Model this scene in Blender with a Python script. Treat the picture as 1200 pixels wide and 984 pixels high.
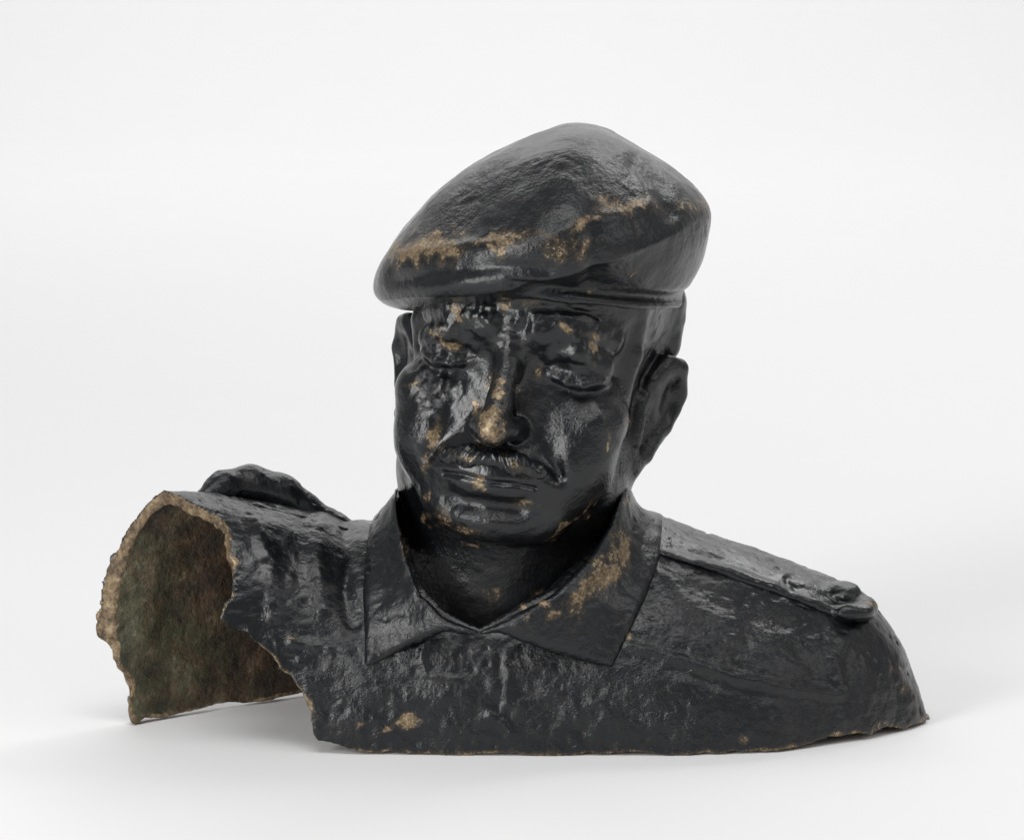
import bpy, math
import numpy as np
from mathutils import Vector

# ------------------------------------------------------------------ camera, world, lamps, exposure
U = 0.0006                      # metres per sculpting unit
PITCH = math.radians(9.0)
DIST = 4500.0
AIM = np.array([0.0, 100.0, 338.0])
FWD = np.array([0.0, math.cos(PITCH), -math.sin(PITCH)])
UPV = np.array([0.0, math.sin(PITCH), math.cos(PITCH)])
EYE = AIM - DIST * FWD

sc = bpy.context.scene
for o in list(bpy.data.objects):
    bpy.data.objects.remove(o, do_unlink=True)
col = sc.collection
cam = bpy.data.cameras.new('camera')
cam.sensor_fit = 'HORIZONTAL'
cam.angle = 2 * math.atan(600.0 / DIST)
cam.clip_start, cam.clip_end = 0.05, 100
co = bpy.data.objects.new('camera', cam)
co.location = Vector(EYE * U)
co.rotation_euler = (math.pi / 2 - PITCH, 0, 0)
col.objects.link(co)
sc.camera = co

w = bpy.data.worlds.new('World')
sc.world = w
w.use_nodes = True
bg = w.node_tree.nodes['Background']
bg.inputs['Color'].default_value = (1.0, 1.0, 1.0, 1)
bg.inputs['Strength'].default_value = 0.30


def area(name, loc, aim, size, size_y, power, color=(1, 1, 1)):
    L = bpy.data.lights.new(name, 'AREA')
    L.shape = 'RECTANGLE'
    L.size, L.size_y, L.energy, L.color = size, size_y, power, color
    o = bpy.data.objects.new(name, L)
    o.location = loc
    o.rotation_euler = (Vector(aim) - Vector(loc)).to_track_quat('-Z', 'Y').to_euler()
    col.objects.link(o)
    return o


area('rear_softbox', (1.3, 1.6, 2.3), (0.2, 0.4, 0.1), 0.7, 0.7, 11)
area('background_softbox', (0.0, 3.7, 3.4), (0.0, 3.3, 0.0), 5.0, 2.3, 75)
area('wall_softbox', (0.0, 5.6, 3.0), (0.0, 5.0, 0.0), 5.0, 1.2, 21)
area('top_softbox', (0.0, -1.5, 3.0), (0.0, -0.3, 0.0), 2.0, 1.2, 33)
area('key_softbox', (-1.7, -2.0, 0.95), (0.0, 0.0, 0.25), 0.8, 1.6, 44)
area('fill_softbox', (2.2, -1.0, 1.6), (0.0, 0.0, 0.2), 0.7, 1.2, 7)

sc.view_settings.view_transform = 'Standard'
sc.view_settings.look = 'None'
sc.view_settings.exposure = 0.07
sc.view_settings.gamma = 1.0
sc.render.engine = 'CYCLES'
sc.render.resolution_x, sc.render.resolution_y = 1024, 839

# ------------------------------------------------------------------ maths helpers
f32 = np.float32


def proj(P):
    """photo pixel (x, y) of sculpting-space points"""
    d = P - EYE.astype(f32)
    z = d @ FWD.astype(f32)
    k = f32(DIST) / z
    return 600 + d[:, 0] * k, 492 - (d @ UPV.astype(f32)) * k


def unproj(px, py, y):
    """sculpting-space point at depth y seen at photo pixel (px, py)"""
    r = np.array([1.0, 0, 0]) * (px - 600) + UPV * (492 - py) + FWD * DIST
    return EYE + r * (y - EYE[1]) / r[1]


def smin(a, b, k):
    h = np.maximum(k - np.abs(a - b), 0) / k
    return np.minimum(a, b) - h * h * k * f32(0.25)


def smax(a, b, k):
    return -smin(-a, -b, k)


def ell(P, c, r, R=None):
    p = P - np.asarray(c, f32)
    if R is not None:
        p = p @ np.asarray(R, f32)
    r = np.asarray(r, f32)
    q = p / r
    k0 = np.sqrt((q * q).sum(1)) + f32(1e-6)
    q = q / r
    k1 = np.sqrt((q * q).sum(1)) + f32(1e-6)
    return k0 * (k0 - 1) / k1


def cap(P, a, b, ra, rb):
    a = np.asarray(a, f32)
    b = np.asarray(b, f32)
    ba = b - a
    pa = P - a
    h = np.clip((pa @ ba) / (ba @ ba), 0, 1)
    d = pa - h[:, None] * ba
    return np.sqrt((d * d).sum(1)) - (f32(ra) + f32(rb - ra) * h)


def chain(P, pts, rad, k=0):
    o = None
    for i in range(len(pts) - 1):
        c = cap(P, pts[i], pts[i + 1], rad[i], rad[i + 1])
        o = c if o is None else (np.minimum(o, c) if k == 0 else smin(o, c, k))
    return o


def seg2(u, v, pts):
    o = None
    for (ax, ay), (bx, by) in zip(pts[:-1], pts[1:]):
        dx, dy = bx - ax, by - ay
        h = np.clip(((u - ax) * dx + (v - ay) * dy) / (dx * dx + dy * dy + 1e-9), 0, 1)
        d = (u - ax - h * dx) ** 2 + (v - ay - h * dy) ** 2
        o = d if o is None else np.minimum(o, d)
    return np.sqrt(o)


def poly2(u, v, pts):
    """signed distance to a polygon, negative inside"""
    d = seg2(u, v, list(pts) + [pts[0]])
    ins = np.zeros(len(u), bool)
    n = len(pts)
    for i in range(n):
        ax, ay = pts[i]
        bx, by = pts[(i + 1) % n]
        if ay == by:
            continue
        c = ((ay > v) != (by > v)) & (u < (bx - ax) * (v - ay) / (by - ay) + ax)
        ins ^= c
    return np.where(ins, -d, d).astype(f32)


def rot(yaw=0, pitch=0, roll=0):
    cy, sy = math.cos(yaw), math.sin(yaw)
    cp, sp = math.cos(pitch), math.sin(pitch)
    cr, sr = math.cos(roll), math.sin(roll)
    Ry = np.array([[cr, 0, sr], [0, 1, 0], [-sr, 0, cr]])
    Rx = np.array([[1, 0, 0], [0, cp, -sp], [0, sp, cp]])
    Rz = np.array([[cy, -sy, 0], [sy, cy, 0], [0, 0, 1]])
    return Rz @ Rx @ Ry


def _hash(x, y, z, s):
    h = (x * 374761393 + y * 668265263 + z * 1274126177 + s * 974711) & 0xffffffff
    h = ((h ^ (h >> 13)) * 1274126177) & 0xffffffff
    h = (h ^ (h >> 16)) & 0xffffff
    return h.astype(f32) / f32(0x7fffff) - 1


def noise(P, scale, seed=0):
    q = P / np.asarray(scale, f32) + f32(100.5)
    i = np.floor(q).astype(np.int64)
    t = (q - i).astype(f32)
    t = t * t * t * (t * (t * 6 - 15) + 10)
    o = 0
    for dx in (0, 1):
        wx = t[:, 0] if dx else 1 - t[:, 0]
        for dy in (0, 1):
            wy = t[:, 1] if dy else 1 - t[:, 1]
            for dz in (0, 1):
                wz = t[:, 2] if dz else 1 - t[:, 2]
                o = o + wx * wy * wz * _hash(i[:, 0] + dx, i[:, 1] + dy, i[:, 2] + dz, seed)
    return o


def fbm(P, scale, octs=3, seed=0, gain=0.5):
    o, a = 0, 1.0
    scale = np.asarray(scale, float)
    for k in range(octs):
        o = o + f32(a) * noise(P, scale / 2 ** k, seed + k * 17)
        a *= gain
    return o


# ------------------------------------------------------------------ implicit surface -> mesh (surface nets on a sparse grid)
def mesh_sdf(f, lo, hi, h, slack=1.6):
    B = 8
    lo = np.asarray(lo, float)
    nb = np.ceil((np.asarray(hi, float) - lo) / (h * B)).astype(int)
    n = nb * B
    bc = np.stack(np.meshgrid(*[np.arange(k) for k in nb], indexing='ij'), -1).reshape(-1, 3)
    cv = f((lo + (bc + 0.5) * B * h).astype(f32))
    D = np.repeat(np.repeat(np.repeat(cv.reshape(nb), B, 0), B, 1), B, 2).astype(f32)
    act = np.abs(cv) < B * h * 0.87 * slack
    loc = np.stack(np.meshgrid(*[np.arange(B)] * 3, indexing='ij'), -1).reshape(-1, 3)
    ab = bc[act]
    for s in range(0, len(ab), 400):
        idx = (ab[s:s + 400, None, :] * B + loc[None]).reshape(-1, 3)
        D[idx[:, 0], idx[:, 1], idx[:, 2]] = f((lo + (idx + 0.5) * h).astype(f32))
    S = D < 0
    c8 = [(a, b, c) for a in (0, 1) for b in (0, 1) for c in (0, 1)]
    cnt = np.zeros(tuple(n - 1), np.int8)
    for a, b, c in c8:
        cnt += S[a:n[0] - 1 + a, b:n[1] - 1 + b, c:n[2] - 1 + c]
    cells = np.argwhere((cnt > 0) & (cnt < 8))
    vid = np.full(tuple(n - 1), -1, np.int32)
    vid[tuple(cells.T)] = np.arange(len(cells))
    acc = np.zeros((len(cells), 3), f32)
    num = np.zeros(len(cells), f32)
    for i, A in enumerate(c8):
        for Bc in c8[i + 1:]:
            if sum(abs(p - q) for p, q in zip(A, Bc)) != 1:
                continue
            ia, ib = cells + A, cells + Bc
            da, db = D[tuple(ia.T)], D[tuple(ib.T)]
            m = (da < 0) != (db < 0)
            t = np.where(m, da / np.where(m, da - db, 1), 0)
            acc += np.where(m[:, None], np.array(A, f32) + t[:, None] * (np.array(Bc, f32) - np.array(A, f32)), 0)
            num += m
    V = (lo + (cells + acc / num[:, None] + 0.5) * h).astype(f32)
    quads = []
    for ax in range(3):
        b, c = (ax + 1) % 3, (ax + 2) % 3
        sl0 = [slice(1, -1)] * 3
        sl1 = [slice(1, -1)] * 3
        sl0[ax] = slice(0, -1)
        sl1[ax] = slice(1, None)
        s0, s1 = S[tuple(sl0)], S[tuple(sl1)]
        for flip in (0, 1):
            e = np.argwhere((s0 & ~s1) if flip == 0 else (~s0 & s1))
            if not len(e):
                continue
            off = np.ones(3, int)
            off[ax] = 0
            e = e + off
            ok = (e < n - 1).all(1)
            e = e[ok]
            q = []
            for db, dc in ((1, 1), (0, 1), (0, 0), (1, 0)):
                k = e.copy()
                k[:, b] -= db
                k[:, c] -= dc
                q.append(vid[tuple(k.T)])
            q = np.stack(q, 1)
            if flip:
                q = q[:, ::-1]
            quads.append(q)
    Q = np.concatenate(quads)
    Q = Q[(Q >= 0).all(1)]
    return V, Q


def vnormals(V, Q):
    a = V[Q[:, 2]] - V[Q[:, 0]]
    b = V[Q[:, 3]] - V[Q[:, 1]]
    fn = np.cross(a, b)
    N = np.zeros_like(V)
    for k in range(4):
        for d in range(3):
            N[:, d] += np.bincount(Q[:, k], fn[:, d], len(V)).astype(f32)
    return N / (np.linalg.norm(N, axis=1, keepdims=True) + 1e-9)


def build(name, V, Q, mat, parent=None, N=None, attrs=None):
    used, inv = np.unique(Q, return_inverse=True)
    Q = inv.reshape(-1, 4)
    V2 = V[used] * U
    me = bpy.data.meshes.new(name)
    me.vertices.add(len(V2))
    me.vertices.foreach_set('co', V2.astype(f32).ravel())
    me.loops.add(Q.size)
    me.loops.foreach_set('vertex_index', Q.ravel().astype(np.int32))
    me.polygons.add(len(Q))
    me.polygons.foreach_set('loop_start', np.arange(0, Q.size, 4, dtype=np.int32))
    me.update(calc_edges=True)
    me.polygons.foreach_set('use_smooth', np.ones(len(Q), bool))
    for k, a in (attrs or {}).items():
        at = me.attributes.new(k, 'FLOAT', 'POINT')
        at.data.foreach_set('value', a[used].astype(f32))
    if N is not None:
        me.normals_split_custom_set_from_vertices(N[used].astype(float).tolist())
    me.materials.append(mat)
    o = bpy.data.objects.new(name, me)
    col.objects.link(o)
    if parent:
        o.parent = parent
    return o


# ------------------------------------------------------------------ materials
def nodes(name):
    m = bpy.data.materials.new(name)
    m.use_nodes = True
    nt = m.node_tree
    return m, nt, nt.nodes['Principled BSDF']


def mnoise(nt, vec, scale, detail=4, rough=0.55):
    n = nt.nodes.new('ShaderNodeTexNoise')
    n.inputs['Scale'].default_value = scale
    n.inputs['Detail'].default_value = detail
    n.inputs['Roughness'].default_value = rough
    nt.links.new(vec, n.inputs['Vector'])
    return n.outputs['Fac']


def mmath(nt, op, a, b=None, c=None, clamp=False):
    n = nt.nodes.new('ShaderNodeMath')
    n.operation = op
    n.use_clamp = clamp
    for i, v in enumerate((a, b, c)):
        if v is None:
            continue
        if isinstance(v, (int, float)):
            n.inputs[i].default_value = v
        else:
            nt.links.new(v, n.inputs[i])
    return n.outputs[0]


def mramp(nt, fac, stops):
    n = nt.nodes.new('ShaderNodeValToRGB')
    e = n.color_ramp.elements
    while len(e) < len(stops):
        e.new(0.5)
    for el, (p, c) in zip(e, stops):
        el.position = p
        el.color = c if len(c) == 4 else (*c, 1)
    nt.links.new(fac, n.inputs['Fac'])
    return n.outputs['Color']


def mmap(nt, fac, a, b, c, d):
    n = nt.nodes.new('ShaderNodeMapRange')
    for i, v in enumerate((a, b, c, d)):
        n.inputs[1 + i].default_value = v
    nt.links.new(fac, n.inputs[0])
    return n.outputs[0]


def mmix(nt, fac, a, b):
    n = nt.nodes.new('ShaderNodeMix')
    n.data_type = 'RGBA'
    if isinstance(fac, (int, float)):
        n.inputs[0].default_value = fac
    else:
        nt.links.new(fac, n.inputs[0])
    for i, v in ((6, a), (7, b)):
        if isinstance(v, tuple):
            n.inputs[i].default_value = (*v, 1)
        else:
            nt.links.new(v, n.inputs[i])
    return n.outputs[2]


def paint_material():
    m, nt, b = nodes('black_painted_bronze')
    tc = nt.nodes.new('ShaderNodeTexCoord').outputs['Object']
    at = nt.nodes.new('ShaderNodeAttribute')
    at.attribute_name = 'wear'
    wear = at.outputs['Fac']
    n0 = mnoise(nt, tc, 14, 5, 0.6)
    n1 = mnoise(nt, tc, 130, 6, 0.68)
    n2 = mnoise(nt, tc, 45, 6, 0.6)
    n3 = mnoise(nt, tc, 520, 5, 0.65)
    n4 = mnoise(nt, tc, 1100, 3, 0.6)
    # chips: soft wear field broken up by noise into frayed flakes, rubbed film round them
    s = mmath(nt, 'MULTIPLY_ADD', n1, 0.95, wear)
    s = mmath(nt, 'MULTIPLY_ADD', n3, 0.28, s)
    chip = mmap(nt, s, 1.02, 1.09, 0, 1)
    rub = mmap(nt, s, 0.82, 1.08, 0, 0.6)
    black = mmix(nt, n2, (0.0024, 0.0031, 0.0042), (0.0062, 0.0074, 0.009))
    grime = mmap(nt, n1, 0.52, 0.75, 0, 0.55)
    black = mmix(nt, grime, black, (0.019, 0.0165, 0.0125))
    speck = mmap(nt, n4, 0.69, 0.75, 0, 0.4)
    black = mmix(nt, speck, black, (0.07, 0.065, 0.055))
    k = mmath(nt, 'MULTIPLY_ADD', n3, 0.5, mmath(nt, 'MULTIPLY', n1, 0.5))
    k = mmath(nt, 'MULTIPLY_ADD', mmap(nt, wear, 0.6, 0.85, 0, 1), 0.13, k)
    bronze = mramp(nt, k, [(0.3, (0.030, 0.021, 0.012)), (0.44, (0.10, 0.070, 0.040)), (0.54, (0.19, 0.138, 0.08)), (0.70, (0.37, 0.285, 0.175))])
    c = mmix(nt, rub, black, (0.085, 0.060, 0.036))
    nt.links.new(mmix(nt, chip, c, bronze), b.inputs['Base Color'])
    ag = nt.nodes.new('ShaderNodeAttribute')
    ag.attribute_name = 'gloss'
    gl = mmath(nt, 'ADD', ag.outputs['Fac'], mmap(nt, mmath(nt, 'MULTIPLY_ADD', n0, 0.6, mmath(nt, 'MULTIPLY', n2, 0.4)), 0.36, 0.62, -0.28, 0.28), clamp=True)
    r = mmap(nt, gl, 0, 1, 0.40, 0.125)
    r = mmath(nt, 'MULTIPLY_ADD', chip, 0.15, r)
    nt.links.new(r, b.inputs['Roughness'])
    nt.links.new(mmath(nt, 'MULTIPLY', chip, 0.35), b.inputs['Metallic'])
    b.inputs['Specular IOR Level'].default_value = 0.5
    h = mmath(nt, 'MULTIPLY_ADD', n2, 2.6, mmath(nt, 'MULTIPLY', n1, 1.0))
    h = mmath(nt, 'MULTIPLY_ADD', n3, 0.09, h)
    h = mmath(nt, 'MULTIPLY_ADD', chip, -0.2, h)
    # brush streaks left in the paint, in two directions, and casting pits
    for sc3, amp in (((70, 70, 900), 0.14), ((900, 300, 70), 0.20)):
        mp = nt.nodes.new('ShaderNodeMapping')
        mp.inputs['Scale'].default_value = sc3
        nt.links.new(tc, mp.inputs['Vector'])
        st = mnoise(nt, mp.outputs[0], 1.0, 3, 0.5)
        h = mmath(nt, 'MULTIPLY_ADD', mmath(nt, 'MULTIPLY', st, mmap(nt, n2, 0.42, 0.62, 0, 1)), amp, h)
    vo = nt.nodes.new('ShaderNodeTexVoronoi')
    vo.inputs['Scale'].default_value = 170
    nt.links.new(tc, vo.inputs['Vector'])
    pit = mmath(nt, 'MULTIPLY', mmap(nt, vo.outputs['Distance'], 0.06, 0.24, 1, 0), mmap(nt, n1, 0.52, 0.60, 0, 1))
    h = mmath(nt, 'MULTIPLY_ADD', pit, -0.35, h)
    bp = nt.nodes.new('ShaderNodeBump')
    nt.links.new(mmath(nt, 'MULTIPLY', mmap(nt, n0, 0.35, 0.65, 0.2, 0.8), mmap(nt, ag.outputs['Fac'], 0.4, 1.0, 1.0, 0.72)), bp.inputs['Strength'])
    bp.inputs['Distance'].default_value = 0.0015
    nt.links.new(h, bp.inputs['Height'])
    nt.links.new(bp.outputs[0], b.inputs['Normal'])
    return m


def raw_material():
    """bare corroded bronze: dark stained inside, paler along the fresh break ('edge' attribute)"""
    m, nt, b = nodes('corroded_bare_bronze')
    tc = nt.nodes.new('ShaderNodeTexCoord').outputs['Object']
    at = nt.nodes.new('ShaderNodeAttribute')
    at.attribute_name = 'edge'
    n0 = mnoise(nt, tc, 9, 4, 0.6)
    n1 = mnoise(nt, tc, 34, 7, 0.7)
    n2 = mnoise(nt, tc, 300, 5, 0.65)
    n3 = mnoise(nt, tc, 90, 6, 0.7)
    k = mmath(nt, 'MULTIPLY_ADD', n2, 0.22, mmath(nt, 'MULTIPLY', n1, 0.78))
    rust = mramp(nt, k, [(0.36, (0.014, 0.010, 0.007)), (0.48, (0.055, 0.033, 0.019)), (0.56, (0.10, 0.055, 0.029)), (0.66, (0.20, 0.135, 0.08))])
    green = mramp(nt, k, [(0.36, (0.014, 0.013, 0.009)), (0.48, (0.050, 0.047, 0.024)), (0.58, (0.085, 0.083, 0.045)), (0.68, (0.19, 0.175, 0.115))])
    sx = nt.nodes.new('ShaderNodeSeparateXYZ')
    nt.links.new(tc, sx.inputs[0])
    gf = mmath(nt, 'ADD', mmath(nt, 'MULTIPLY_ADD', n3, 0.5, mmath(nt, 'MULTIPLY', n0, 0.5)), mmap(nt, sx.outputs['X'], -0.28, -0.16, 0.09, -0.09))
    inside = mmix(nt, mmap(nt, gf, 0.43, 0.60, 0, 1), rust, green)
    k2 = mmath(nt, 'MULTIPLY_ADD', n2, 0.45, mmath(nt, 'MULTIPLY', n3, 0.55))
    broken = mramp(nt, k2, [(0.36, (0.018, 0.014, 0.010)), (0.45, (0.085, 0.058, 0.032)), (0.53, (0.20, 0.138, 0.075)), (0.64, (0.36, 0.275, 0.165))])
    e = mmath(nt, 'MULTIPLY_ADD', n3, 0.6, at.outputs['Fac'])
    e = mmap(nt, e, 0.72, 0.95, 0, 1)
    nt.links.new(mmix(nt, e, inside, broken), b.inputs['Base Color'])
    b.inputs['Roughness'].default_value = 0.45
    b.inputs['Metallic'].default_value = 0.15
    bp = nt.nodes.new('ShaderNodeBump')
    bp.inputs['Strength'].default_value = 0.9
    bp.inputs['Distance'].default_value = 0.004
    nt.links.new(mmath(nt, 'MULTIPLY_ADD', n3, 0.8, k), bp.inputs['Height'])
    nt.links.new(bp.outputs[0], b.inputs['Normal'])
    return m


M_PAINT = paint_material()
M_BARE = raw_material()
m, nt, b = nodes('white_studio_paper')
tc = nt.nodes.new('ShaderNodeTexCoord').outputs['Object']
nt.links.new(mmix(nt, mnoise(nt, tc, 3, 3), (0.86, 0.86, 0.86), (0.875, 0.875, 0.875)), b.inputs['Base Color'])
b.inputs['Roughness'].default_value = 0.9
b.inputs['Specular IOR Level'].default_value = 0.1
M_PAPER = m

# ------------------------------------------------------------------ setting: seamless studio paper, floor curving up into the background
prof = [(-3.4, 0.0)] + [(4.6, 0.0)]
for k in range(1, 25):
    a = math.pi / 2 * k / 24
    prof.append((4.6 + 1.6 * math.sin(a), 1.6 - 1.6 * math.cos(a)))
prof.append((6.2, 4.6))
vs, fs = [], []
for x in (-7.0, 7.0):
    vs += [(x, y, z) for y, z in prof]
n = len(prof)
fs = [(i, n + i, n + i + 1, i + 1) for i in range(n - 1)]
me = bpy.data.meshes.new('backdrop')
me.from_pydata(vs, [], fs)
me.polygons.foreach_set('use_smooth', np.ones(len(fs), bool))
me.materials.append(M_PAPER)
bd = bpy.data.objects.new('backdrop', me)
bd['kind'] = 'structure'
col.objects.link(bd)

bust = bpy.data.objects.new('bronze_bust', None)
bust['label'] = 'broken black painted bronze bust of a moustached man in a beret'
bust['category'] = 'bust'
col.objects.link(bust)

# ------------------------------------------------------------------ torso
TX = [-520, -480, -450, -410, -350, -300, -250, -200, -150, -100, 0, 100, 180, 250, 300, 350, 400, 425, 450, 470, 482, 490, 500]
TZ = [255, 264, 276, 282, 276, 264, 249, 232, 228, 232, 240, 240, 228, 201, 184, 167, 145, 128, 94, 50, 6, -30, -60]
FX = [-520, -480, -400, -335, -240, -175, 0, 200, 300, 400, 460, 490, 500]
FY = [-175, -175, -168, -158, -155, -160, -165, -165, -150, -95, -40, 10, 40]
BX = [-520, -480, -435, -400, -335, -245, -150, 0, 300, 400, 490, 500]
BY = [-30, -20, 0, 30, 78, 138, 185, 225, 200, 160, 60, 50]
GX = np.arange(-560, 561, 2.0)


def table(x, y):
    t = np.interp(GX, x, y)
    k = np.hanning(21)
    k /= k.sum()
    return np.convolve(np.pad(t, 10, mode='edge'), k, 'valid')


_tz, _fy, _by = table(TX, TZ), table(FX, FY), table(BX, BY)


def loft_raw(x, y, z):
    zt = np.maximum(np.interp(x, GX, _tz), 4).astype(f32)
    fy = np.interp(x, GX, _fy).astype(f32)
    by = np.interp(x, GX, _by).astype(f32)
    yc = fy * f32(0.42) + by * f32(0.58)
    hd = np.where(y < yc, yc - fy, by - yc)
    q = np.abs(y - yc) / np.maximum(hd, 6)
    r = np.maximum(z, 0) / zt
    g = (q ** f32(2.15) + r ** f32(2.15)) ** f32(1 / 2.15)
    return np.maximum((g - 1) * f32(100), (x - f32(487)) * f32(0.5))


def f_loft(P):
    x, y, z = P[:, 0], P[:, 1], P[:, 2]
    e = f32(2.0)
    F = loft_raw(x, y, z)
    gx = (loft_raw(x + e, y, z) - F) / e
    gy = (loft_raw(x, y + e, z) - F) / e
    gz = (loft_raw(x, y, z + e) - F) / e
    return F / np.sqrt(gx * gx + gy * gy + gz * gz + f32(0.02))


HOLE = [(562, 736), (522, 716), (500, 692), (484, 652), (476, 600), (480, 520), (730, 520), (728, 575), (708, 615), (684, 650), (645, 690), (598, 716)]
CUTZ = [0, 15, 40, 70, 97, 115, 132, 150, 158, 175, 215, 245, 262, 275, 287, 330]
CUTF = [-165, -215, -228, -236, -258, -276, -298, -328, -324, -312, -314, -324, -338, -362, -390, -405]
CBZ = [0, 20, 40, 70, 95, 130, 170, 200, 225, 250, 268, 330]
CBX = [-436, -438, -444, -458, -470, -474, -480, -478, -468, -448, -425, -400]
SHELL = 15.0


def f_cut(P):
    z = P[:, 2]
    xf = np.interp(z, CUTZ, CUTF)
    xb = np.interp(z, CBZ, CBX)
    t = np.clip((P[:, 1] + 72) / 46.0, 0, 1)
    cx = xf + (xb - xf) * t
    j = fbm(P, 34, 3, 5) * 7 + noise(P, 9, 77) * 2.5
    return ((cx + j - P[:, 0]) * 0.82).astype(f32)


def f_floor(P):
    # broken lower edge, a little uneven
    lift = np.interp(P[:, 0], [-440, -425, -400, -200, -160, 300, 360, 430, 450, 480], [0, 5, 4, 5, 2, 2, 9, 10, 3, 3]) + fbm(P, 40, 3, 31) * 3.0 + np.clip(noise(P, 26, 33) - 0.45, 0, 1) * 14
    return (lift - P[:, 2]).astype(f32)


def f_torso(P):
    o = f_loft(P)
    s = np.maximum(o, -(o + f32(SHELL)) - fbm(P, 60, 2, 9) * 3)
    u, v = proj(P)
    hole = poly2(u, v, HOLE)
    hole = np.maximum(hole, P[:, 1] - 140)
    s = np.maximum(s, -hole)
    s = np.maximum(s, f_cut(P))
    return np.maximum(s, f_floor(P)).astype(f32)


def stroke(u, v, pts, width, amp):
    d = seg2(u, v, pts)
    return amp * np.exp(-(d / width) ** 2)


def blob(u, v, x, y, a, b):
    return np.exp(-((u - x) / a) ** 2 - ((v - y) / b) ** 2)


def relief(V, N, u, v, kind='cloth'):
    """hand-modelled unevenness of the cast surface"""
    d = fbm(V, 80, 2, 3) * 2.0
    if kind == 'cloth':
        d = d + fbm(V, (30, 30, 22), 3, 8) * 1.1
        m = np.clip(fbm(V, 60, 2, 21) + 0.2, 0, 1)
        d = d + m * fbm(V, (9, 14, 18), 2, 12) * 0.7 + (1 - m) * noise(V, 7, 14) * 0.35
        d = d - np.clip(noise(V, 8, 15) - 0.55, 0, 1) * 4
    elif kind == 'face':
        g = np.clip(blob(u, v, 590, 372, 95, 34) * 1.3 + blob(u, v, 522, 440, 34, 50) + blob(u, v, 530, 590, 50, 24) * 0.5 + blob(u, v, 660, 475, 40, 40) * 0.4 + blob(u, v, 690, 395, 30, 14) * 0.8, 0, 1.3)
        g = g + np.clip(blob(u, v, 775, 395, 26, 34), 0, 1) * 0.7
        d = d * 0.6 + fbm(V, 26, 2, 8) * 0.8 + g * (fbm(V, 15, 2, 12) * 2.4 + noise(V, 7, 13) * 0.6)
    else:
        d = d + fbm(V, 34, 2, 8) * 0.7
        d = d + np.clip(noise(V, 40, 31) - 0.2, 0, 1) * fbm(V, 10, 2, 12) * 1.2
    return d


SPOTS = [
    # beret
    (500, 293, 46, 15, -5, .74), (580, 285, 60, 12, -3, .48), (655, 290, 25, 20, 0, .42), (682, 258, 16, 8, -15, .75),
    (735, 240, 38, 11, 5, .6), (712, 236, 22, 12, 0, .5), (690, 290, 14, 25, 0, .4), (815, 240, 18, 14, 30, .42),
    (485, 265, 8, 14, 10, .45), (540, 270, 14, 8, 0, .4), (745, 318, 26, 3, -55, .4), (690, 345, 8, 10, 0, .4),
    # face
    (573, 497, 16, 20, 0, .8), (585, 460, 8, 22, -15, .55), (606, 455, 5, 14, 0, .5), (505, 510, 9, 22, 0, .6),
    (501, 545, 5, 18, 0, .5), (665, 390, 14, 6, 20, .7), (697, 396, 10, 7, 10, .7), (702, 412, 4, 10, 0, .6),
    (525, 397, 16, 7, 8, .55), (507, 388, 8, 8, 0, .48), (536, 371, 10, 6, 20, .5), (592, 354, 10, 8, 0, .5),
    (618, 362, 9, 8, 0, .5), (635, 430, 8, 10, 0, .48), (545, 540, 15, 6, 0, .4), (605, 542, 14, 8, 30, .45),
    (560, 568, 12, 6, 20, .55), (540, 620, 35, 6, 15, .5), (520, 603, 6, 15, -20, .42), (620, 595, 16, 9, 0, .42),
    (556, 641, 7, 4, 0, .7), (497, 580, 4, 7, 0, .5), (501, 600, 5, 9, -30, .44), (655, 622, 24, 3, -45, .52),
    (668, 610, 20, 2.5, -45, .48), (690, 595, 16, 3, -60, .5), (732, 490, 6, 22, -10, .42), (707, 520, 3, 15, 0, .42),
    (485, 453, 7, 12, 20, .42), (576, 705, 5, 12, 10, .42),
    # collar
    (700, 680, 44, 16, -45, .62), (680, 697, 14, 10, 0, .6), (728, 642, 14, 20, 0, .62), (650, 718, 12, 7, 0, .6),
    (636, 705, 8, 7, 0, .5), (618, 722, 5, 5, 0, .55), (740, 745, 4, 7, 0, .5), (474, 640, 4, 34, -10, .42), (738, 590, 10, 8, 0, .42),
    # chest and arm
    (478, 847, 17, 8, -10, .75), (456, 853, 6, 6, 0, .65), (418, 850, 6, 5, 0, .5), (1058, 800, 8, 40, -20, .42),
    (1040, 852, 24, 8, 0, .42), (345, 751, 7, 3, 0, .55), (872, 868, 6, 8, 0, .5), (1024, 706, 7, 6, 0, .45),
]   # (x, y, half-length, half-width, angle deg, strength) of bare bronze, in photo pixels


def wear_field(V, u, v, spots):
    o = np.zeros(len(V), f32)
    u = u + fbm(V, 26, 3, 51) * 9
    v = v + fbm(V, 26, 3, 63) * 9
    for x, y, a, b, ang, s in spots:
        c, sn = math.cos(math.radians(ang)), math.sin(math.radians(ang))
        dx, dy = u - x, v - y
        p = (dx * c + dy * sn) / a
        q = (-dx * sn + dy * c) / b
        r = p * p + q * q
        o = np.maximum(o, s * np.exp(-r * 0.75).astype(f32))
    return o


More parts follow.
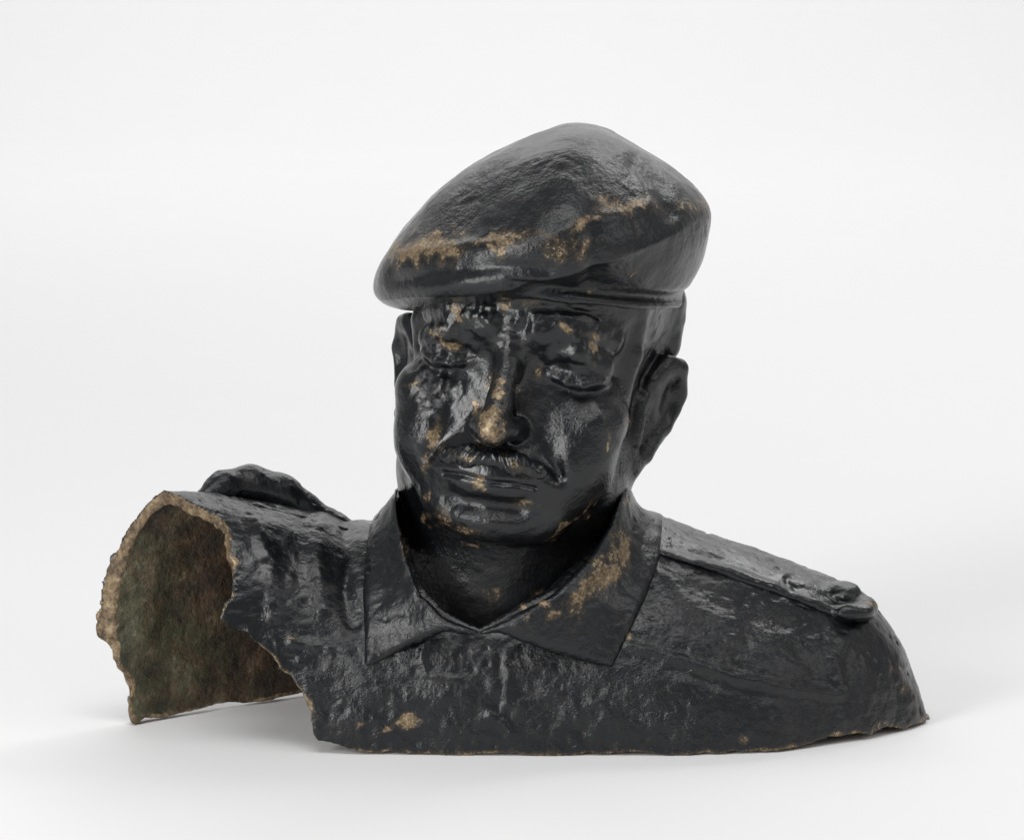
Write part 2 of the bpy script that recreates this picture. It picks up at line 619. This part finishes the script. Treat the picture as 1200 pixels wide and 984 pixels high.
V, Q = mesh_sdf(f_torso, (-515, -225, -10), (515, 270, 300), 2.6)
N = vnormals(V, Q)
o0 = f_loft(V)
outer = o0 > -3.0
u, v = proj(V)
front = outer & (N[:, 1] < 0.3)
disp = relief(V, N, u, v)
fr = np.where(front, 1.0, 0.0)
disp += fr * stroke(u, v, [(735, 755), (800, 773), (860, 792), (920, 806), (985, 815)], 5, 3.0)
disp += fr * stroke(u, v, [(735, 768), (800, 787), (860, 806), (920, 818), (985, 826)], 7, -1.6)
disp += fr * stroke(u, v, [(342, 752), (375, 757), (406, 761)], 6, 3.5)
disp += fr * stroke(u, v, [(405, 615), (410, 650), (404, 690), (412, 730)], 9, -6.0)
disp += fr * stroke(u, v, [(375, 610), (372, 660), (378, 710)], 12, 5.0)
disp += fr * stroke(u, v, [(300, 610), (318, 660), (322, 720)], 10, 4.0)
disp += fr * stroke(u, v, [(985, 800), (978, 770), (990, 745)], 8, 4.0)
disp += fr * stroke(u, v, [(498, 752), (494, 772), (500, 790), (535, 796)], 4, 2.6)
disp += fr * stroke(u, v, [(585, 770), (588, 805), (582, 840)], 5, -1.8)
disp += fr * stroke(u, v, [(575, 838), (590, 846), (598, 858)], 5, 3.0)
disp += fr * stroke(u, v, [(820, 690), (880, 720), (960, 735)], 14, -3.0)
disp += fr * stroke(u, v, [(430, 800), (470, 820), (540, 815)], 12, 2.0)
V = V + N * (disp * np.where(outer, 1, 0.8))[:, None].astype(f32)
N = vnormals(V, Q)
wear = wear_field(V, u, v, SPOTS)
wear = np.maximum(wear, np.clip(1 + f_cut(V) / 8, 0, 1) * np.clip(0.5 + 0.25 * fbm(V, 40, 2, 89), 0.2, 0.7))
wear = np.maximum(wear, np.clip(1 + f_floor(V) / 9, 0, 1) * np.clip(0.52 + 0.25 * fbm(V, 45, 2, 88), 0.2, 0.7))
fo = outer[Q].sum(1) >= 3
cutv = (f_cut(V) > -5) | (f_floor(V) > -4)
inn = (~fo) & (~(cutv[Q].sum(1) >= 2))
rim = (~fo) & (~inn)
shirt = build('shirt', V, Q[fo], M_PAINT, bust, N, {'wear': wear, 'gloss': 0.55 + 0.2 * np.clip(N[:, 2] - 0.55, 0, 1) + 0.5 * blob(u, v, 300, 680, 70, 90)})
edge = np.maximum(np.clip(1 + (f_cut(V) + 2) / 9, 0, 1), np.clip(1 + (f_floor(V) + 1) / 6, 0, 1))
be = build('broken_edge', V, Q[rim], M_BARE, shirt, N, {'edge': edge})
iw = build('inner_wall', V, Q[inn], M_BARE, shirt, N, {'edge': edge})
be['label'] = 'ragged tan broken edge of the bronze shell'
iw['label'] = 'mottled brown and olive corroded inside of the hollow shell'

# ------------------------------------------------------------------ collar
CA, CB = np.array([0.0, 25, 330]), np.array([-8.0, -25, 150])


def f_base(P):
    cone = cap(P, CA, CB, 128, 150)
    return smin(f_loft(P), cone, f32(45))


FLAP_L = [(564, 743), (520, 722), (495, 695), (478, 655), (468, 605), (466, 572), (440, 590), (428, 640), (424, 700), (426, 784), (445, 777), (480, 757), (520, 741), (545, 742)]
FLAP_R = [(556, 743), (600, 722), (650, 695), (690, 655), (714, 615), (730, 566), (760, 572), (782, 595), (777, 650), (759, 700), (736, 745), (718, 782), (690, 776), (650, 765), (610, 749), (585, 741)]


def f_flap(pts):
    def f(P):
        b = f_base(P)
        u, v = proj(P)
        p = smax(b - f32(4.5), poly2(u, v, pts), f32(12))
        p = np.maximum(p, -(b + f32(7)))
        return np.maximum(p, P[:, 1] - 75).astype(f32)
    return f


for pts, lo, hi in ((FLAP_L, (-195, -260, 60), (0, 90, 330)), (FLAP_R, (-70, -260, 60), (205, 90, 340))):
    V, Q = mesh_sdf(f_flap(pts), lo, hi, 2.4)
    N = vnormals(V, Q)
    u, v = proj(V)
    V = V + N * (relief(V, N, u, v, 'cloth') * 0.8)[:, None].astype(f32)
    N = vnormals(V, Q)
    build('collar_flap', V, Q, M_PAINT, bust, N, {'wear': wear_field(V, u, v, SPOTS), 'gloss': np.full(len(V), 0.5)})



def f_stand(P):
    b = cap(P, CA, CB, 128, 150)
    p = np.maximum(b - f32(2), -(b + f32(9)))
    p = np.maximum(p, P[:, 2] - (258 + 0.35 * (P[:, 1] - 20)))
    return np.maximum(np.maximum(p, 10 - P[:, 1]), 190 - P[:, 2]).astype(f32)


V, Q = mesh_sdf(f_stand, (-170, -10, 180), (170, 200, 330), 3.0)
build('collar_stand', V, Q, M_PAINT, bust, vnormals(V, Q), {'wear': np.zeros(len(V)), 'gloss': np.full(len(V), 0.5)})

# ------------------------------------------------------------------ epaulettes
EP = [(750, 590), (755, 645), (784, 655), (850, 676), (930, 704), (985, 728), (1020, 724), (1024, 700), (985, 670), (940, 640), (860, 600), (800, 580)]


def f_ep_right(P):
    b = f_loft(P)
    u, v = proj(P)
    p = smax(b - f32(3), poly2(u, v, EP), f32(9))
    p = np.maximum(p, -(b + f32(8)))
    p = np.maximum(p, P[:, 1] - 60)
    for (x, y, d, r) in ((988, 694, 0, (20, 26, 13)), (1012, 712, -20, (15, 20, 12)), (1000, 716, -40, (22, 14, 9))):
        p = smin(p, ell(P, unproj(x, y, d), r), f32(9))
    return p.astype(f32)


HUMP = [(238, 582, 0), (262, 571, 20), (295, 568, 40), (328, 578, 48), (358, 597, 50), (388, 614, 50), (425, 624, 48)]


def f_ep_left(P):
    pts = [unproj(*q) for q in HUMP]
    p = chain(P, pts, [10, 18, 22, 21, 17, 13, 8], 16)
    p2 = chain(P, [unproj(*q) for q in ((255, 590, -20), (300, 597, -20), (350, 610, -10), (410, 626, 10))], [7, 9, 8, 6], 6)
    return smin(p, p2, f32(10)).astype(f32)


for f, lo, hi in ((f_ep_right, (130, -130, 80), (450, 80, 300)), (f_ep_left, (-385, -80, 170), (-150, 140, 330))):
    V, Q = mesh_sdf(f, lo, hi, 2.4)
    N = vnormals(V, Q)
    u, v = proj(V)
    d = relief(V, N, u, v, 'cloth')
    wob = 1 + 0.8 * noise(V, 14, 44)
    d = d + wob * stroke(u, v, [(785, 648), (850, 668), (930, 698), (985, 718)], 4, 3.5) - stroke(u, v, [(785, 638), (850, 657), (930, 686), (985, 706)], 4, 2.0)
    V = V + N * d[:, None].astype(f32)
    N = vnormals(V, Q)
    build('shoulder_strap', V, Q, M_PAINT, bust, N, {'wear': wear_field(V, u, v, SPOTS), 'gloss': np.full(len(V), 0.65)})

# ------------------------------------------------------------------ head (millimetre frame: face towards -y, origin between the eyes' level and the skull centre)
HR = rot(math.radians(-10), math.radians(-4), math.radians(8))
HS = 1.98
HO = unproj(628.5, 405, 40)


def to_head(P):
    return ((P - HO.astype(f32)) @ HR.astype(f32)) / f32(HS)


def mx(c):
    return np.array(c, f32)


def f_head(W):
    P0 = to_head(W)
    P = P0.copy()
    P[:, 0] = np.abs(P[:, 0])
    o = ell(P, (0, 8, 35), (74, 94, 80))
    o = smin(o, ell(P, (0, -22, 40), (64, 72, 52)), 20)
    o = smin(o, ell(P, (0, -24, -28), (62, 62, 70)), 18)
    o = smin(o, chain(P, [(55, -2, -58), (48, -24, -76), (24, -68, -87), (0, -74, -88)], [14, 14, 16, 17], 10), 22)
    o = smin(o, ell(P, (0, -81, -90), (25, 16, 14)), 14)
    o = smin(o, ell(P, (49, -58, -28), (18, 20, 14)), 14)
    o = smin(o, ell(P, (40.5, -60.5, -54), (23.5, 25, 28)), 16)
    # mouth barrel
    o = smin(o, ell(P, (0, -73, -67), (37, 26, 21)), 16)
    # brow, drooping at its outer end
    o = smin(o, chain(P, [(6, -86, 13), (15, -87, 16), (36, -81, 20), (53, -63, 14)], [5, 7, 6.5, 3], 4), 14)
    # sockets and eyeballs, heavy fold above, slack lid below
    o = smax(o, -ell(P, (36, -107, -4), (20, 17, 11)), 15)
    o = smax(o, -ell(P, (19, -103, -8), (8, 12, 13)), 10)
    o = smin(o, ell(P, (38, -65.5, -3), (18, 17.5, 13)), 4)
    o = smin(o, chain(P, [(23, -81, 5), (37, -83, 8), (51.5, -70, 3)], [4, 6.2, 3.8], 5), 7)
    o = smin(o, chain(P, [(24, -80, -7), (33, -82.5, -9.5), (43, -82, -9.5), (51, -75, -7)], [1.6, 2.4, 2.4, 1.4], 3), 4.5)
    # nose
    o = smin(o, chain(P, [(0, -85, 8), (0, -92, -8), (0, -107, -34)], [7, 7, 8.5], 4), 9)
    o = smin(o, ell(P, (0, -110, -40), (10.5, 11.5, 10)), 5)
    o = smin(o, ell(P, (10.5, -95.5, -39.5), (5.5, 10.5, 6)), 9)
    o = smax(o, -ell(P, (7, -105, -50.5), (4, 6, 3)), 3)
    # crease beside the nose and mouth
    o = smax(o, -chain(P, [(23, -94, -36), (31, -91, -50), (37, -85, -62)], [2.0, 2.2, 0.5]), 10)
    # bags under the eyes
    o = smax(o, -chain(P, [(18, -88, -15), (32, -91, -23), (50, -81, -21)], [1.0, 1.4, 0.8]), 8)
    # lips
    o = smin(o, ell(P, (0, -90.5, -65), (25, 9, 6)), 10)
    o = smin(o, ell(P, (0, -91, -75), (18, 9, 6)), 10)
    o = smax(o, -chain(P, [(0, -98, -85), (18, -93, -84)], [1.5, 0.6]), 14)
    # incised lines: lid crease, lower lid, mouth
    fz = (P[:, 1] < -45).astype(f32)
    X, Z = P[:, 0], P[:, 2]

    def cutline(pts, wd, dp):
        return fz * f32(dp) * np.exp(-(seg2(X, Z, pts) / wd) ** 2).astype(f32)
    o = o + cutline([(20, -3), (26, 0.5), (33, 2.2), (42, 0.8), (50, -2.2), (56, -5.5)], 1.3, 0.7)
    o = o + cutline([(21, -3.5), (27, -6.5), (34, -8.2), (42, -8.2), (49, -6)], 1.0, 0.5)
    o = o + cutline([(0, -70), (14, -69), (26, -70.5)], 1.3, 1.5)
    # frown lines
    o = smax(o, -chain(P, [(5, -97, 8), (7, -95, 24)], [1.4, 1.0]), 5)
    o = smax(o, -chain(P, [(0, -96, 28), (24, -92, 31), (44, -78, 30)], [0.8, 1.0, 0.4]), 5)
    # hair strip in front of the ear, hair behind it
    o = smin(o, chain(P, [(61, -44, 40), (62.5, -42, 8), (59, -36, -20)], [4.5, 4.5, 2.5], 4), 8)
    o = smin(o, chain(P, [(70, 24, 34), (72, 27, 10)], [10, 8], 4), 14)
    # ears
    rim = chain(P, [(70, -2, -9), (75, 8, 1), (82.5, 18, -1), (83.5, 21, -16), (78.5, 15, -36), (72, 4, -53), (67, -4, -59)], [3.5, 4, 4.5, 4.5, 4, 4.5, 5.5], 3)
    pl = ell(P, (74, 11, -25), (6, 17, 31), rot(math.radians(-38), 0, math.radians(12)))
    ear = smin(rim, pl, 6)
    ear = smin(ear, chain(P, [(66, -7, -22), (66, -9, -44)], [4, 5]), 9)
    ear = smin(ear, chain(P, [(64, 14, -8), (62, 14, -44)], [11, 10]), 6)
    ear = smax(ear, -ell(P, (83, 7, -21), (6, 10, 13)), 6)
    o = smin(o, ear, 5)
    # neck
    o = o * f32(HS)
    nk = chain(W * np.array([1, 1.2, 1], f32), [(6, 55 * 1.2, 335), (0, 32 * 1.2, 250), (-14, 46 * 1.2, 130)], [100, 126, 140], 20)
    nk = np.maximum(nk, 122 - W[:, 2])
    return smin(o, nk, f32(42)).astype(f32)


V, Q = mesh_sdf(f_head, (-190, -260, 60), (260, 300, 560), 1.9)
N = vnormals(V, Q)
u, v = proj(V)
V = V + N * (relief(V, N, u, v, 'face'))[:, None].astype(f32)
N = vnormals(V, Q)
head = build('head', V, Q, M_PAINT, bust, N, {'wear': wear_field(V, u, v, SPOTS), 'gloss': np.clip(0.55 + 0.6 * blob(u, v, 590, 470, 150, 165), 0, 1) - 0.4 * np.clip((v - 640) / 15, 0, 1)})


def f_tache(W):
    P = to_head(W)
    s = np.sign(P[:, 0])
    P[:, 0] = np.abs(P[:, 0])
    o = chain(P, [(1, -97.5, -57), (13, -96.5, -58.5), (25, -90.5, -61.5), (29.5, -88, -64)], [5.4, 6.4, 5.0, 2.4], 5)
    st = np.sin((P[:, 0] * 0.85 + P[:, 2] * 0.35) * 1.7 + noise(P, 6, 4) * 2.5)
    return ((o - st * 0.32 - noise(P, 4, 9) * 0.5) * f32(HS)).astype(f32)


V, Q = mesh_sdf(f_tache, (-160, -260, 150), (100, -20, 360), 1.5)
N = vnormals(V, Q)
u, v = proj(V)
build('moustache', V, Q, M_PAINT, head, N, {'wear': wear_field(V, u, v, SPOTS), 'gloss': np.full(len(V), 0.9)})

# ------------------------------------------------------------------ beret
BR = rot(0, math.radians(-2), math.radians(-12))


def f_beret(W):
    P = W
    R1 = rot(0, math.radians(6.5), math.radians(-13))
    c1 = unproj(624, 266, 40)
    o = ell(P, c1, (187, 219, 70), R1)
    g = ell(P, unproj(630, 262, 25), (190, 206, 122), R1)
    g = np.maximum(g, -12 - (P - c1.astype(f32)) @ R1[:, 2].astype(f32))
    o = smin(o, g, f32(16))
    body = ell(P, unproj(703, 262, 50), (124, 178, 120), rot(0, math.radians(3), math.radians(8)))
    body = smax(body, (44 - to_head(W)[:, 2]) * f32(HS), f32(12))
    o = smin(o, body, f32(40))
    o = smin(o, ell(P, unproj(489, 321, 40), (51, 110, 36), rot(0, 0, math.radians(-20))), f32(30))
    for tri, k in ((((442, 293, -60), (684, 148, -85), (590, 285, -176)), 26), (((735, 152, -22), (838, 228, -15), (748, 250, -152)), 46),
                   (((434, 312, 0), (536, 193, 0), (434, 312, 200)), 34), (((536, 193, 0), (684, 136, 0), (536, 193, 200)), 34), (((690, 136, 0), (836, 226, 0), (690, 136, 200)), 34)):
        a, b, c = [unproj(*t) for t in tri]
        nn = np.cross(c - a, b - a)
        nn /= np.linalg.norm(nn)
        if nn[2] < 0:
            nn = -nn
        o = smax(o, (P - a.astype(f32)) @ nn.astype(f32), f32(k))
    # band round the head
    H = to_head(W)
    band = ell(H, (0, 1, 28), (81, 104, 61))
    band = smax(band, np.abs(H[:, 2] - 43) - 8, 4) * f32(HS)
    o = smin(o, band, f32(8))
    return o.astype(f32)


V, Q = mesh_sdf(f_beret, (-185, -240, 440), (260, 360, 760), 2.2)
N = vnormals(V, Q)
u, v = proj(V)
d = relief(V, N, u, v, 'felt')
fr = np.clip(-N[:, 1] * 4, 0, 1)
d += fr * stroke(u, v, [(465, 330), (520, 318), (580, 312), (640, 316)], 11, -6)
d += fr * stroke(u, v, [(470, 300), (560, 288), (640, 283), (680, 262), (760, 243)], 10, 3)
d += fr * stroke(u, v, [(600, 333), (680, 340), (740, 347), (806, 352)], 5, -5)
d += fr * stroke(u, v, [(690, 262), (700, 300), (690, 330)], 10, -4)
d += stroke(u, v, [(745, 190), (775, 215), (785, 250)], 12, -4) * (N[:, 1] < 0.5)
V = V + N * d[:, None].astype(f32)
N = vnormals(V, Q)
build('beret', V, Q, M_PAINT, bust, N, {'wear': wear_field(V, u, v, SPOTS), 'gloss': np.full(len(V), 0.62)})
